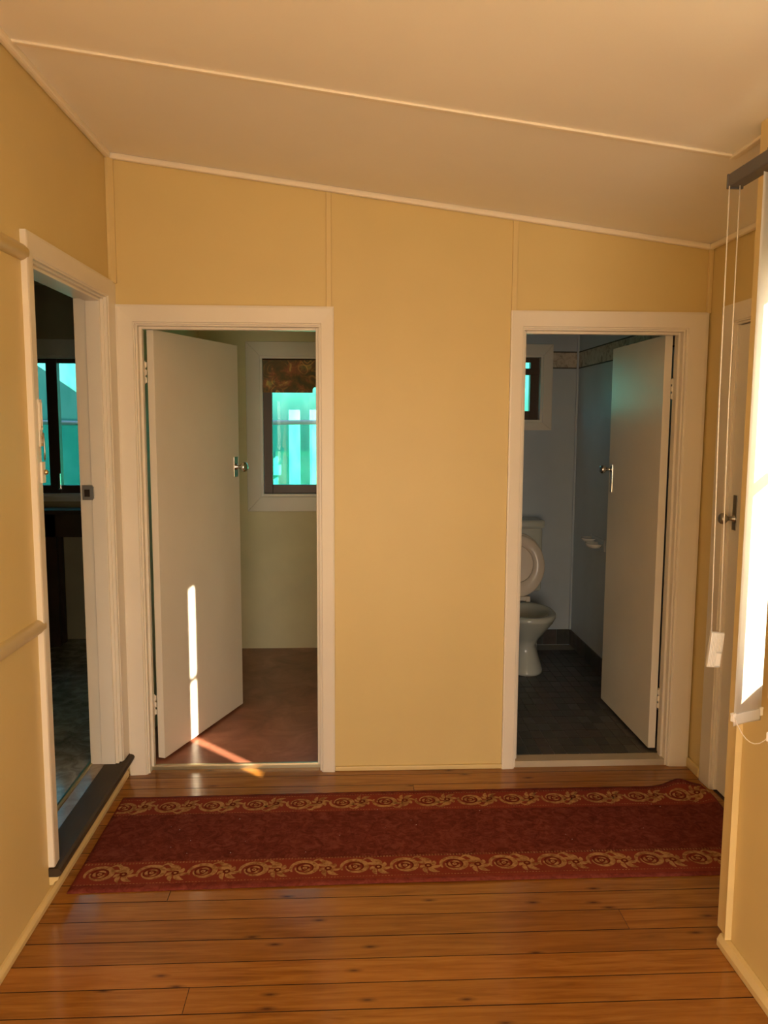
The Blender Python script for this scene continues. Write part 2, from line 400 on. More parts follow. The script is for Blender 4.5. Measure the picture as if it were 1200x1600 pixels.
# far right wall with a closed door
D4 = (2.50, 3.335, 2.055)
wr = MB()
wall_slab(wr, 'y', XR, XR + .10, D4[1] + J, YE, -.02); wall_slab(wr, 'y', XR, XR + .10, YC - .1, D4[0] - J, -.02); wall_slab(wr, 'y', XR, XR + .10, D4[0] - J, D4[1] + J, D4[2] + J)
wall_right = struct(obj('wall_right', wr, M['wall'], origin=(XR, 3, 0)), 'yellow side wall with closed white door past the blind')
struct(obj('wall_right_light_stop', MB().box(XR + .10, XR + .16, YC - .1, YE + .1, -.1, 2.6), M['white']))  # unseen slab added behind the closed door to stop sun leaking under it
# near right wall with the big window
W4 = (.30, 2.025, .975, 2.115)
wn_ = MB()
wall_slab(wn_, 'y', XN, XN + .10, YREAR, W4[0], -.02); wall_slab(wn_, 'y', XN, XN + .10, W4[1], YC, -.02)
wall_slab(wn_, 'y', XN, XN + .10, W4[0], W4[1], -.02, W4[2]); wall_slab(wn_, 'y', XN, XN + .10, W4[0], W4[1], W4[3])
wall_slab(wn_, 'x', YC - .10, YC, XN + .10, XR + .1, -.02)
struct(obj('wall_front_right', wn_, M['wall'], origin=(XN, 1, 0)), 'cream yellow wall nearest the camera carrying the window and blind')
# unseen rear wall with a wide doorway for the fill lamp
wq = MB()
wall_slab(wq, 'x', YREAR - .1, YREAR, XL - .1, -.65, -.02); wall_slab(wq, 'x', YREAR - .1, YREAR, 1.12, XN + .1, -.02); wall_slab(wq, 'x', YREAR - .1, YREAR, -.65, 1.12, 2.08)
struct(obj('wall_front', wq, M['wall'], origin=(0, YREAR, 0)))
# outer wall behind laundry, bathroom and kitchen, with three windows

W1 = (-.60, .22, 1.116, 2.090); W2 = (.76, 1.38, 1.643, 2.112); W3 = (-2.85, -1.55, 1.118, 2.080)
def outer(name, m, xa, xb, w, zb, y0=YE, y1=YE + .12, ztop=2.62):
    mb = MB()
    mb.box(xa, w[0], y0, y1, zb, ztop).box(w[1], xb, y0, y1, zb, ztop).box(w[0], w[1], y0, y1, zb, w[2]).box(w[0], w[1], y0, y1, w[3], ztop)
    return struct(obj(name, mb, m))
outer('wall_laundry_back', M['laundry'], XL, XP0, W1, -.05)
outer('wall_bathroom_back', M['bath'], XP1, XR + .1, W2, -.05)
outer('wall_kitchen_back', M['kitchen'], -4.6, XL - .1, W3, -.05)
struct(obj('wall_laundry_right', MB().box(XP0, (XP0 + XP1) / 2, D + .1, YE + .1, -.05, 2.45), M['laundry']))
struct(obj('wall_bathroom_left', MB().box((XP0 + XP1) / 2, XP1, D + .1, YE + .1, -.05, 2.45), M['bath']))
struct(obj('wall_laundry_left', MB().box(XL, XL + .012, D + .1, YE, -.05, 2.45), M['laundry']))
struct(obj('wall_bathroom_right', MB().box(XR - .012, XR, D + .1, YE, -.05, 2.45), M['bath']))
struct(obj('wall_kitchen_left', MB().box(-4.7, -4.6, 0, YE + .1, -.05, 2.6), M['kitchen']))
struct(obj('wall_kitchen_front', MB().box(-4.7, XL - .1, -.1, 0, -.05, 2.6), M['kitchen']))
mb = MB()                                                      # kitchen side skin of the left wall
mb.box(XL - .112, XL - .1, 0, D3[0] - J, 0, 2.5).box(XL - .112, XL - .1, D3[1] + J, YE, 0, 2.5).box(XL - .112, XL - .1, D3[0] - J, D3[1] + J, D3[2] + J, 2.5)
struct(obj('wall_kitchen_right', mb, M['kitchen']))
# floors and ceilings of the three rooms behind
struct(obj('floor_laundry', MB().box(XL, XP0, D + .036, YE, -.06, FZ), M['laundry_floor']), 'mottled terracotta vinyl floor of the laundry')
struct(obj('floor_kitchen', MB().box(-4.6, XL - .115, 0, YE, -.05, KZ), M['kitchen_floor']), 'grey green speckled vinyl floor of the raised kitchen')
struct(obj('ceiling_laundry', MB().box(XL, XP0, D + .1, YE, 2.45, 2.5), M['laundry']))
struct(obj('ceiling_bathroom', MB().box(XP1, XR, D + .1, YE, 2.45, 2.5), M['bath']))
struct(obj('ceiling_kitchen', MB().box(-4.6, XL - .1, 0, YE, 2.55, 2.6), M['kitchen']))
# hall ceiling: raked sheets either side of a cover batten
YB = 2.585
ce = MB()
def sheet(xa, xb, ya, yb):
    za, zb = ceil_z(xa), ceil_z(xb)
    ce.hexa([(xa, ya, za), (xb, ya, zb), (xb, yb, zb), (xa, yb, za)], [(xa, ya, za + .1), (xb, ya, zb + .1), (xb, yb, zb + .1), (xa, yb, za + .1)])
sheet(XL - .1, XR + .1, YREAR - .1, D + .1)
ceiling = struct(obj('ceiling', ce, M['ceil'], origin=(0, 0, 2.65)), 'cream ceiling sheets sloping down to the right with cover strips')
struct(obj('roof', MB().hexa([(-5, -3, 3.02), (2.0, -3, 2.68), (2.0, 6.2, 2.68), (-5, 6.2, 3.02)], [(-5, -3, 3.08), (2.0, -3, 2.74), (2.0, 6.2, 2.74), (-5, 6.2, 3.08)]), M['roof']))

# ------------------------------------------------------------------ trims of the hall
def raked(mb, xa, xb, ya, yb, drop):                           # bar hugging the ceiling along x
    za, zb = ceil_z(xa), ceil_z(xb)
    mb.hexa([(xa, ya, za - drop), (xb, ya, zb - drop), (xb, yb, zb - drop), (xa, yb, za - drop)], [(xa, ya, za), (xb, ya, zb), (xb, yb, zb), (xa, yb, za)])
def trim(name, mb, m, label=None, bev=.004):
    return struct(obj(name, mb, m, bevel=bev), label)
mb = MB(); raked(mb, XL, XR, D - .026, D, .026); trim('trim_1', mb, M['cornice'], 'cream cornice strip above the doorway wall', .009)
mb = MB(); raked(mb, XL, 1.235, YB - .012, YB + .012, .009); trim('trim_2', mb, M['cornice'], 'cream cover strip across the sloping ceiling')
mb = MB().box(XL, XL + .026, YREAR, D - .026, ceil_z(XL) - .03, ceil_z(XL)); trim('trim_3', mb, M['cornice'], 'cream cornice strip above the left wall', .009)
mb = MB().box(XR - .026, XR, YC, D - .026, ceil_z(XR) - .024, ceil_z(XR) + .002); trim('trim_4', mb, M['cornice'], None, .009)
mb = MB().box(1.223, 1.247, YC - .0, YB + .012, ceil_z(1.235) - .010, ceil_z(1.235) + .001); trim('trim_5', mb, M['cornice'])
mb = MB().box(-.0895, -.067, D - .011, D, 2.14, ceil_z(-.07) - .022); trim('trim_6', mb, M['trim_yellow'], 'yellow cover strip above the laundry door corner', .0015)
mb = MB().box(.737, .760, D - .011, D, 2.135, ceil_z(.76) - .022); trim('trim_7', mb, M['trim_yellow'], 'yellow cover strip above the bathroom door corner', .0015)
mb = MB().prism([(XL, D), (XL, D - .03), (XL + .012, D - .03), (XL + .030, D - .012), (XL + .030, D)], 'z', 2.236, ceil_z(XL) - .025); trim('trim_8', mb, M['trim_yellow'], 'yellow corner bead above the kitchen door head', .002)
mb = MB().box(XR - .02, XR, D - .02, D, 2.135, ceil_z(XR) - .022); trim('trim_9', mb, M['trim_yellow'])
def half_round(y0, y1, z, r, name, label):
    prof = [(XL + r * .95 * math.sin(t), z + r * math.cos(t)) for t in [math.pi * k / 12 for k in range(13)]]
    mb = MB(); n = len(prof)
    vs = [(p[0], y0, p[1]) for p in prof] + [(p[0], y1 - .010, p[1]) for p in prof] + [(XL + (p[0] - XL) * .75, y1 - .002, z + (p[1] - z) * .8) for p in prof]
    mb.add(vs, [(i + a * n, i + a * n + 1, i + (a + 1) * n + 1, i + (a + 1) * n) for i in range(n - 1) for a in (0, 1)], True)
    mb.add([vs[i] for i in range(n)], [tuple(range(n))]); mb.add(vs[2 * n:], [tuple(range(n - 1, -1, -1))])
    return struct(obj(name, mb, M['trim_yellow']), label)
half_round(YREAR, 2.656, 2.170, .026, 'trim_10', 'half round yellow rail meeting the kitchen door head')
half_round(YREAR, 2.668, .957, .024, 'trim_11', 'half round yellow rail at waist height on left wall')

mb = MB().prism([(XL, 0), (XL + .018, 0), (XL + .018, .018), (XL + .010, .030), (XL, .032)], 'y', YREAR, D - .022)
trim('baseboard_left', mb, M['trim_yellow'], 'thin cream base bead along the left wall', .003)
mb = MB().box(-.056, .742, D - .014, D, 0, .022); trim('baseboard_back', mb, M['trim_yellow'], 'thin cream base bead between the two doorways', .004)
mb = MB().box(XR - .016, XR, 3.46, D - .018, 0, .045); trim('baseboard_right', mb, M['trim_yellow'], None, .004)
mb = MB().prism([(XN, 0), (XN - .026, 0), (XN - .026, .022), (XN - .016, .040), (XN, .044)], 'y', YREAR, 2.292)
trim('baseboard_front_right', mb, M['trim_yellow'], 'cream base bead along the wall nearest the camera', .004)
mb = MB().box(XN - .010, XN, YC - .05, YC + .012, .044, ceil_z(XN)); trim('trim_12', mb, M['trim_yellow'], 'cream corner board at the end of the near wall', .002)
mb = MB().prism([(XN - .022 + .006 * k, YC - .062 + .0) for k in (0,)] + [(XN, YC - .062), (XN, YC - .044), (XN - .013, YC - .044), (XN - .018, YC - .053)][0:4], 'z', .044, W4[2] - .14)
trim('trim_13', mb, M['trim_yellow'], 'thin vertical bead beside the near wall corner', .002)

# ------------------------------------------------------------------ doors
def arch_profile(w, t):                                        # (across from the opening, proud of the wall)
    return [(0, 0), (0, t * .62), (w * .06, t * .62), (w * .10, t * .85), (w * .88, t), (w, t * .9), (w, 0)]
def mitred_frame(mb, p_in, p_out, q, sgn, legs, plane):
    """three mitred legs around an opening: inner/outer rectangles (a0,a1,z) with the legs running down to z=base"""
    pass
def door_frame(door, axis, wall, face, d, jd, w=.07, t=.02, base=0., side_w=(None, None)):
    """jamb lining and architraves of a doorway; axis 'x' for the back wall, 'y' for side walls; face is the sign towards the hall"""
    a0, a1, h = d
    def bx(mb, al, ah, tl, th, zl, zh, bev=0):
        lo, hi = min(tl, th), max(tl, th)
        if axis == 'x': mb.box(al, ah, lo, hi, zl, zh, bev)
        else: mb.box(lo, hi, al, ah, zl, zh, bev)
    far = wall - face * jd
    for nm, (al, ah, zl, zh) in dict(a=(a0 - J, a0, base - .02, h), b=(a1, a1 + J, base - .02, h), c=(a0 - J, a1 + J, h, h + J)).items():
        mb = MB(); bx(mb, al, ah, wall, far, zl, zh); obj('jamb' if nm != 'c' else 'jamb_head', mb, M['white'], door, bevel=.002)
    wl_, wr_ = side_w[0] or w, side_w[1] or w
    r = -.008                                                  # architrave set back from the lining edge
    for nm, a, s, ww in (('l', a0 + r, -1, wl_), ('r', a1 - r, 1, wr_)):
        mb = MB(); pr = [(a + s * u, wall + face * v) for u, v in arch_profile(ww, t)]
        n = len(pr); mit = [(abs(p[0] - a)) for p in pr]
        vs = [((p[0], p[1], base) if axis == 'x' else (p[1], p[0], base)) for p in pr] + [((p[0], p[1], h - r + w * m / ww) if axis == 'x' else (p[1], p[0], h - r + w * m / ww)) for p, m in zip(pr, mit)]
        mb.add(vs, [tuple(range(n)), tuple(range(2 * n - 1, n - 1, -1))] + [(i, i + n, (i + 1) % n + n, (i + 1) % n) for i in range(n)])
        obj('architrave', mb, M['white'], door)
    mb = MB(); pr = arch_profile(w, t); n = len(pr)
    L = [(a0 + r - u * wl_ / w, wall + face * v, h - r + u) for u, v in pr]; Rr = [(a1 - r + u * wr_ / w, wall + face * v, h - r + u) for u, v in pr]
    vs = [(p if axis == 'x' else (p[1], p[0], p[2])) for p in L + Rr]
    mb.add(vs, [tuple(range(n)), tuple(range(2 * n - 1, n - 1, -1))] + [(i, i + n, (i + 1) % n + n, (i + 1) % n) for i in range(n)])
    obj('architrave_head', mb, M['white'], door)
def stops(door, axis, d, t0, t1, base, th=.012):
    a0, a1, h = d
    for al, ah, zl, zh, nm in ((a0, a0 + th, base, h, 'door_stop'), (a1 - th, a1, base, h, 'door_stop'), (a0 + th, a1 - th, h - th, h, 'door_stop_head')):
        mb = MB()
        mb.box(al, ah, t0, t1, zl, zh) if axis == 'x' else mb.box(t0, t1, al, ah, zl, zh)
        obj(nm, mb, M['white'], door, bevel=.002)
def knob_set(leaf, X, plate_h, plate_w, z, dz, m, r=.027):
    """lock plate and round knob; X maps local (along leaf, out of face, up)"""
    mb = MB().box(-plate_w / 2, plate_w / 2, 0, .004, z - plate_h / 2, z + plate_h / 2, .0015, X); obj('lock_plate', mb, m, leaf)
    K = X @ Matrix.Translation((0, .004, z + dz)) @ Matrix.Rotation(R(-90), 4, 'X')
    mb = MB().lathe([(.017, 0), (.017, .004), (.010, .008), (.008, .022), (.011, .030), (r * .75, .036), (r, .046), (r * .98, .056), (r * .7, .064), (r * .25, .067)], K, 24)
    obj('knob', mb, m, leaf)
def hinge(door, p, n_dir):
    x, y, z = p
    mb = MB().lathe([(.006, -.05), (.006, .05)], Matrix.Translation((x, y, z)), 10)
    for k in (-.034, 0, .034): mb.box(x - .011, x + .011, y - .004, y + .004, z + k - .012, z + k + .012, .001)
    obj('hinge', mb, M['white'], door)
# door 1: laundry
door1 = struct(empty('door_1', (D1[0], D, 0)), 'white flush door standing open into the laundry with chrome knob')
door_frame(door1, 'x', D, -1, D1, .10, w=.080, t=.020, side_w=(.080, .062))
stops(door1, 'x', D1, D + .028, D + .062, FZ)
HP = Vector((D1[0] + .014, D + .104, 0)); A1 = R(69.5)
X1 = Matrix.Translation(HP) @ Matrix.Rotation(A1, 4, 'Z')
leaf = MB().box(0, .79, -.036, 0, FZ + .012, 2.052, .0015, X1); leaf1 = obj('door_leaf', leaf, M['door'], door1)
knob_set(leaf1, X1 @ Matrix.Translation((.748, -.036, 0)) @ Matrix.Rotation(R(180), 4, 'Z'), .110, .042, 1.393, 0, M['chrome'])
for z in (.30, 1.86): hinge(door1, (D1[0] + .005, D + .088, z), 1)
mb = MB().prism([(D + .035, .0), (D + .035, .016), (D + .038, .0225), (D + .050, .0232), (D + .054, FZ)], 'x', D1[0], D1[1])
obj('threshold_strip', mb, M['alu'], door1)
# door 2: bathroom
door2 = struct(empty('door_2', (D2[1], D, 0)), 'white flush door standing open against the bathroom wall')
door_frame(door2, 'x', D, -1, D2, .10, w=.076, t=.020, side_w=(.060, .098))
stops(door2, 'x', D2, D + .028, D + .062, BZ)
HP2 = Vector((D2[1] - .006, D + .104, 0)); A2 = R(90.5)
X2 = Matrix.Translation(HP2) @ Matrix.Rotation(A2, 4, 'Z')
leaf = MB().box(0, .715, 0, .036, BZ + .012, 2.050, .0015, X2); leaf2 = obj('door_leaf', leaf, M['door'], door2)
knob_set(leaf2, X2 @ Matrix.Translation((.665, .036, 0)), .155, .034, 1.333, .05, M['chrome'], .024)
for z in (.30, 1.80): hinge(door2, (D2[1] - .002, D + .088, z), 1)
mb = MB().box(D2[0], D2[1], D + .0, D + .075, -.015, BZ); obj('threshold_sill', mb, M['sill'], door2, bevel=.002)
# door 3: kitchen
door3 = struct(empty('door_3', (XL, D3[0], 0)), 'cream framed kitchen doorway in the left wall above a dark step')
door_frame(door3, 'y', XL, 1, D3, .125, w=.078, t=.021, base=.108, side_w=(.060, .125))
stops(door3, 'y', D3, XL - .073, XL - .012, KZ + .005)
mb = MB().box(XL - .112, XL - .066, D3[1] - .0135, D3[1] - .0118, 1.300, 1.364, .0006).box(XL - .068, XL - .060, D3[1] - .017, D3[1] - .0118, 1.306, 1.358, .001)
sp = obj('strike_plate', mb, M['steel'], door3)
obj('strike_slot', MB().box(XL - .103, XL - .080, D3[1] - .0142, D3[1] - .0130, 1.314, 1.346), M['darkgap'], sp)
# old bolt and chain fittings on the near architrave
fx = XL + .0205
cp = obj('chain_plate', MB().box(fx - .001, fx + .003, 2.668, 2.694, 1.556, 1.710, .001), M['white'], door3)
for z in (1.562, 1.585, 1.62): obj('screw', MB().lathe([(.004, 0), (.0038, .002), (.001, .003)], Matrix.Translation((fx + .004, 2.681, z)) @ Matrix.Rotation(R(90), 4, 'Y'), 8), M['brass'], cp)
for yy in (2.673, 2.688): obj('slide_rail', MB().box(fx + .003, fx + .006, yy - .0025, yy + .0025, 1.61, 1.700, .0008), M['white'], cp)
lk = obj('bolt_keeper', MB().box(fx - .001, fx + .007, 2.664, 2.695, 1.435, 1.505, .002), M['white'], door3)
obj('keeper_latch', MB().lathe([(.008, 0), (.009, .006), (.004, .012)], Matrix.Translation((fx + .006, 2.688, 1.470)) @ Matrix.Rotation(R(90), 4, 'Y'), 10), M['brass'], lk)
obj('chain_end', MB().tube([(fx + .005, 2.690, 1.60), (fx + .006, 2.694, 1.565), (fx + .006, 2.696, 1.54), (fx + .005, 2.696, 1.51)], .003), M['steel'], cp)
# step below it
mb = MB().prism([(XL - .062, .074), (XL + .030, .074), (XL + .040, .079), (XL + .044, .090), (XL + .040, .100), (XL + .030, .104), (XL - .062, .104)], 'y', 2.632, D - .004)
obj('step_nosing', mb, M['dark_nosing'], door3)
mb = MB().prism([(XL, .072), (XL + .034, .072), (XL + .030, .060), (XL + .018, .054), (XL + .012, .042), (XL, .042)], 'y', 2.637, D - .024)
obj('step_moulding', mb, M['trim_yellow'], door3)
mb = MB().box(XL - .118, XL - .062, D3[0], D3[1], .05, .1015); obj('threshold_board', mb, M['threshold_vinyl'], door3)
mb = MB().prism([(XL - .140, .100), (XL - .138, .106), (XL - .128, .109), (XL - .118, .106), (XL - .116, .100)], 'y', D3[0] - J, D3[1] + J); obj('threshold_strip', mb, M['brass'], door3)
# door 4: closed door in the far right wall
door4 = struct(empty('door_4', (XR, D4[1], 0)), 'closed white door in the side wall beside the hanging blind cord')
door_frame(door4, 'y', XR, -1, D4, .10, w=.080, t=.018, side_w=(.08, .105))
leaf4 = obj('door_leaf', MB().box(XR + .010, XR + .046, D4[0] + .003, D4[1] - .003, .008, D4[2] - .004, .0015), M['door'], door4)
obj('threshold_board', MB().box(XR, XR + .10, D4[0], D4[1], -.03, .003), M['darkwood'], door4)
X4 = Matrix.Translation((XR + .010, D4[1] - .045, 0)) @ Matrix.Rotation(R(90), 4, 'Z')
knob_set(leaf4, X4, .150, .036, 1.262, -.025, M['steel'], .024)

# ------------------------------------------------------------------ windows
def window(name, w, label, arch, wf=.045, out=(0, .12), bars=(), horiz=(), mfr=None, wall=YE, sides='lrtb', sash=.03):
    x0, x1, z0, z1 = w; o = struct(empty(name, ((x0 + x1) / 2, wall, z0)), label); mfr = mfr or M['brown']
    # timber reveal
    for q in ((x0, x0 + .016, z0, z1), (x1 - .016, x1, z0, z1), (x0 + .016, x1 - .016, z1 - .016, z1), (x0 + .016, x1 - .016, z0, z0 + .018)): obj('reveal', MB().box(q[0], q[1], wall - .004, wall + .12, q[2], q[3]), M['white'], o)
    f0, f1 = wall + .052, wall + .10; a, b, c, d = x0 + .016, x1 - .016, z0 + .018, z1 - .016
    for q in ((a, a + wf, c, d), (b - wf, b, c, d), (a + wf, b - wf, d - wf * .5, d), (a + wf, b - wf, c, c + wf)): obj('window_frame', MB().box(q[0], q[1], f0, f1, q[2], q[3], .002), mfr, o)
    for x, ww in bars: obj('mullion', MB().box(x - ww / 2, x + ww / 2, f0 - .008, f1, c, d, .002), mfr, o)
    for z, ww in horiz: obj('transom', MB().box(a, b, f0 - .004, f1, z - ww / 2, z + ww / 2, .002), mfr, o)
    xs = [a + wf] + [v for x, ww in bars for v in (x - ww / 2, x + ww / 2)] + [b - wf]
    for k in range(0, len(xs), 2): obj('pane', MB().box(xs[k], xs[k + 1], f0 + .024, f0 + .028, c + wf, d - wf * .5), M['glass'], o)
    # architrave on the room side
    al, ar, at, ab = arch; t = .018; y = wall
    for nm, poly in (('architrave', [(x0 - al, z0 - ab), (x0, z0), (x0, z1), (x0 - al, z1 + at)]), ('architrave', [(x1 + ar, z0 - ab), (x1, z0), (x1, z1), (x1 + ar, z1 + at)]),
                     ('architrave_head', [(x0 - al, z1 + at), (x0, z1), (x1, z1), (x1 + ar, z1 + at)]), ('architrave_sill', [(x0 - al, z0 - ab), (x0, z0), (x1, z0), (x1 + ar, z0 - ab)])):
        obj(nm, MB().prism(poly, 'y', y - t, y), M['white'], o, bevel=.003)
    return o
win1 = window('window_1', W1, 'brown framed laundry window with patterned valance at its head', (.096, .096, .098, .104), wf=.060)
win2 = window('window_2', W2, 'small brown framed bathroom window high on the blue wall', (.066, .066, .075, .055), wf=.062, horiz=((2.0, .045),))
win3 = window('window_3', W3, 'dark framed kitchen window with a central mullion', (.08, .08, .112, .034), wf=.055, bars=((-2.035, .075),))
mb = MB().box(-2.012, -1.998, YE + .028, YE + .046, 1.165, 1.275, .003).box(-2.018, -1.992, YE + .034, YE + .048, 1.160, 1.195, .003)
obj('window_latch', mb, M['chrome'], win3)
# window 4: timber sash window in the near right wall
win4 = struct(empty('window_4', (XN, 1.16, W4[2])), 'sunlit sash window behind the vertical blind')
ya, yb, za, zb = W4
for q in ((XN - .002, XN + .10, ya, ya + .01, za, zb), (XN - .002, XN + .10, yb - .01, yb, za, zb), (XN - .002, XN + .10, ya + .01, yb - .01, zb - .012, zb)): obj('reveal', MB().box(*q), M['white'], win4)
obj('window_sill', MB().box(XN - .02, XN + .12, ya, yb, za - .02, za, .002), M['white'], win4)
for nm, (p, q, r_, s_) in dict(l=(ya + .01, ya + .05, za, zb - .012), r=(yb - .030, yb - .01, za, zb - .012)).items(): obj('sash_stile', MB().box(XN + .05, XN + .085, p, q, r_, s_, .002), M['white'], win4)
for z0_, z1_, nm in ((za, za + .03, 'sash_rail'), (zb - .04, zb - .012, 'sash_rail'), (1.592, 1.608, 'meeting_rail')): obj(nm, MB().box(XN + .05, XN + .085, ya + .05, yb - .03, z0_, z1_, .002), M['white'], win4)
for z0_, z1_ in ((za + .03, 1.592), (1.608, zb - .04)): obj('pane', MB().box(XN + .066, XN + .069, ya + .05, yb - .03, z0_, z1_), M['glass'], win4)
obj('architrave', MB().box(XN - .016, XN, yb, yb + .075, za - .10, zb + .07, .003), M['white'], win4)
obj('architrave', MB().box(XN - .016, XN, ya - .075, ya, za - .10, zb + .07, .003), M['white'], win4)
obj('architrave_head', MB().box(XN - .016, XN, ya, yb, zb, zb + .07, .003), M['white'], win4)
obj('architrave_sill', MB().box(XN - .016, XN, ya, yb, za - .10, za - .02, .003), M['white'], win4)

# ------------------------------------------------------------------ vertical blind
blind = thing(empty('vertical_blind', (1.073, 1.2, .83)), 'white vertical blind on a dark rail in front of the sunlit window', 'blind')
RX = 1.074; RZ0, RZ1 = 2.289, 2.324
rail = obj('headrail', MB().box(RX - .022, RX + .022, .10, 2.232, RZ0, RZ1, .004), M['black'], blind)
for y in (.4, 1.3, 2.02): obj('bracket', MB().box(RX - .02, XN, y - .012, y + .012, RZ1 - .001, RZ1 + .004).box(XN - .004, XN, y - .012, y + .012, RZ1 - .02, RZ1 + .03), M['black'], rail)
obj('rail_end_cap', MB().box(RX - .023, RX + .023, 2.232, 2.240, RZ0 - .004, RZ1 + .001, .002), M['black'], rail)
va = math.atan2(.042, .096); half = .0524
nv = 16
def vane_mesh(X):
    mb = MB(); n = 9; ring = []
    for z in (.842, 2.255): ring.append([(-half + 2 * half * k / (n - 1), .004 * (1 - (2 * k / (n - 1) - 1) ** 2), z) for k in range(n)])
    th = .0007
    vs = [p for r in ring for p in r] + [(p[0], p[1] + th, p[2]) for r in ring for p in r]
    f = [(k, k + 1, k + 1 + n, k + n) for k in range(n - 1)]; g = [(k + 2 * n, k + n + 2 * n, k + 1 + n + 2 * n, k + 1 + 2 * n) for k in range(n - 1)]
    side = [(0, n, 3 * n, 2 * n), (n - 1, 3 * n - 1, 4 * n - 1, 2 * n - 1)] + [(k, 2 * n + k, 2 * n + k + 1, k + 1) for k in range(n - 1)] + [(n + k, n + k + 1, 3 * n + k + 1, 3 * n + k) for k in range(n - 1)]
    return mb.add(vs, f + g + side, True, X)
def make_vane(x, y, a):
    X = Matrix.Translation((x, y, 0)) @ Matrix.Rotation(a, 4, 'Z')
    v = obj('vane', vane_mesh(X), M['vane'], blind)
    parts = [obj('bottom_weight', MB().box(-half + .003, half - .003, -.0005, .0048, .846, .874, .001, X), M['vane'], v)]
    for e in (-1, 1):
        xe = e * half; cl = MB()
        cl.prism([(xe - .006, .878), (xe + .006, .878), (xe + .004, .870), (xe + .004, .856), (xe - .004, .856), (xe - .004, .870)], 'y', -.003, .0065, X=X)
        parts.append(obj('chain_clip', cl, M['white_plastic'], v))
    hg = MB().prism([(-.012, 2.245), (.012, 2.245), (.012, 2.272), (.005, 2.278), (.005, 2.292), (-.005, 2.292), (-.005, 2.278), (-.012, 2.272)], 'y', -.002, .006, X=X)
    parts.append(obj('vane_hanger', hg, M['white_plastic'], v))
    return v, parts
YV = 2.001
make_vane(1.070, YV, va)
va2 = R(45); yv2 = 1.885; SP = .11
v0, parts0 = make_vane(1.085, yv2, va2)
for k in range(1, nv - 1):
    o = copy_part(v0, 'vane', blind, (0, -SP * k, 0))
    for s_ in parts0: copy_part(s_, s_.name.split('.')[0], o, (0, 0, 0))
ends = [Vector((1.070 - half * math.cos(va), YV - half * math.sin(va), .872))] + [Vector((1.085 - half * math.cos(va2), yv2 - SP * k - half * math.sin(va2), .872)) for k in range(nv - 1)]
pts = []
for p, q in zip(ends, ends[1:]):
    for j in range(8):
        t = j / 8; pts.append(p.lerp(q, t) + Vector((0, 0, -.046 * (1 - (2 * t - 1) ** 2))))
pts.append(ends[-1])
obj('bottom_chain', MB().tube(pts, .0012, 6), M['cord'], blind)
obj('pull_cord', MB().tube([(1.052, 2.222, RZ0), (1.055, 2.224, 1.7), (1.0645, 2.22, 1.035)], .0017, 6), M['cord'], blind)
obj('pull_cord', MB().tube([(1.078, 2.215, RZ0), (1.079, 2.217, 1.7), (1.088, 2.216, 1.033)], .0017, 6), M['cord'], blind)
Xw = Matrix.Translation((1.0765, 2.218, 0)) @ Matrix.Rotation(R(-2), 4, 'Y') @ Matrix.Rotation(R(4), 4, 'Z')
mb = MB().box(-.0205, .0205, -.006, .006, -.053, .053, .002, Matrix.Translation((1.0765, 2.218, .982)) @ Matrix.Rotation(R(5), 4, 'Y') @ Matrix.Rotation(R(3), 4, 'Z'))
XW = Matrix.Translation((1.0765, 2.218, .982)) @ Matrix.Rotation(R(5), 4, 'Y') @ Matrix.Rotation(R(3), 4, 'Z')
cw = obj('cord_weight', mb, M['weight'], blind)
mb = MB()
for k in range(9):
    x = -.018 + .0045 * k
    z0_ = -.050 if k < 5 else -.004
    mb.box(x - .0011, x + .0011, -.0078, -.0055, z0_, .050, 0, XW)
mb.box(.0025, .0185, -.0078, -.0055, -.047, -.010, .0005, XW)
obj('ribs', mb, M['white_plastic'], cw)

# ------------------------------------------------------------------ runner rug
RX0, RX1, RY0, RY1 = -.978, 1.605, 2.652, 3.360
RCX, RCY = (RX0 + RX1) / 2, (RY0 + RY1) / 2
def rug_h(x, y):
    g = math.exp(-((x - 1.50) / .065) ** 2 - ((y - RY1) / .075) ** 2) * .034
    g += math.exp(-((x - 1.585) / .04) ** 2 - ((y - (RY1 - .12)) / .10) ** 2) * .018
    g += .0022 * (1 + math.sin(x * 3.1 + 1)) * math.exp(-((y - RY0) / .05) ** 2) * .6
    return g
def rug_xy(x, y):   # gentle wander of the long edges
    s = (x - RX0) / (RX1 - RX0)
    return x + (.0 if s > .02 else 0), y + .010 * math.sin(s * 3.0 - .4) + .012 * s
top = MB(); nx, ny = 170, 44; th = .008
for layer in (0, 1):
    for j in range(ny + 1):
        for i in range(nx + 1):
            x = RX0 + (RX1 - RX0) * i / nx; y = RY0 + (RY1 - RY0) * j / ny; X_, Y_ = rug_xy(x, y); e = rug_h(x, y)
            edge = min(i, nx - i, j, ny - j) == 0
            top.v.append(Vector((X_, Y_, e + (th - (.004 if edge else 0) if layer else .0005))))
w_ = nx + 1; o_ = w_ * (ny + 1)
for j in range(ny):
    for i in range(nx):
        a = j * w_ + i; top.f.append((a, a + w_, a + w_ + 1, a + 1)); top.smooth.append(True); a += o_; top.f.append((a, a + 1, a + w_ + 1, a + w_)); top.smooth.append(True)
rim = [i for i in range(w_)] + [j * w_ + nx for j in range(1, ny + 1)] + [ny * w_ + i for i in range(nx - 1, -1, -1)] + [j * w_ for j in range(ny - 1, 0, -1)]
for a, b in zip(rim, rim[1:] + rim[:1]): top.f.append((a, b, b + o_, a + o_)); top.smooth.append(False)
rug = thing(obj('runner_rug', top, M['rug'], origin=(RCX, RCY + .006, 0)), 'dark red runner rug with gold scroll borders lying across the hall boards', 'rug')
def on_rug(x, y, lift=.0007):
    X_, Y_ = rug_xy(x, y); return (X_, Y_, rug_h(x, y) + th + lift)
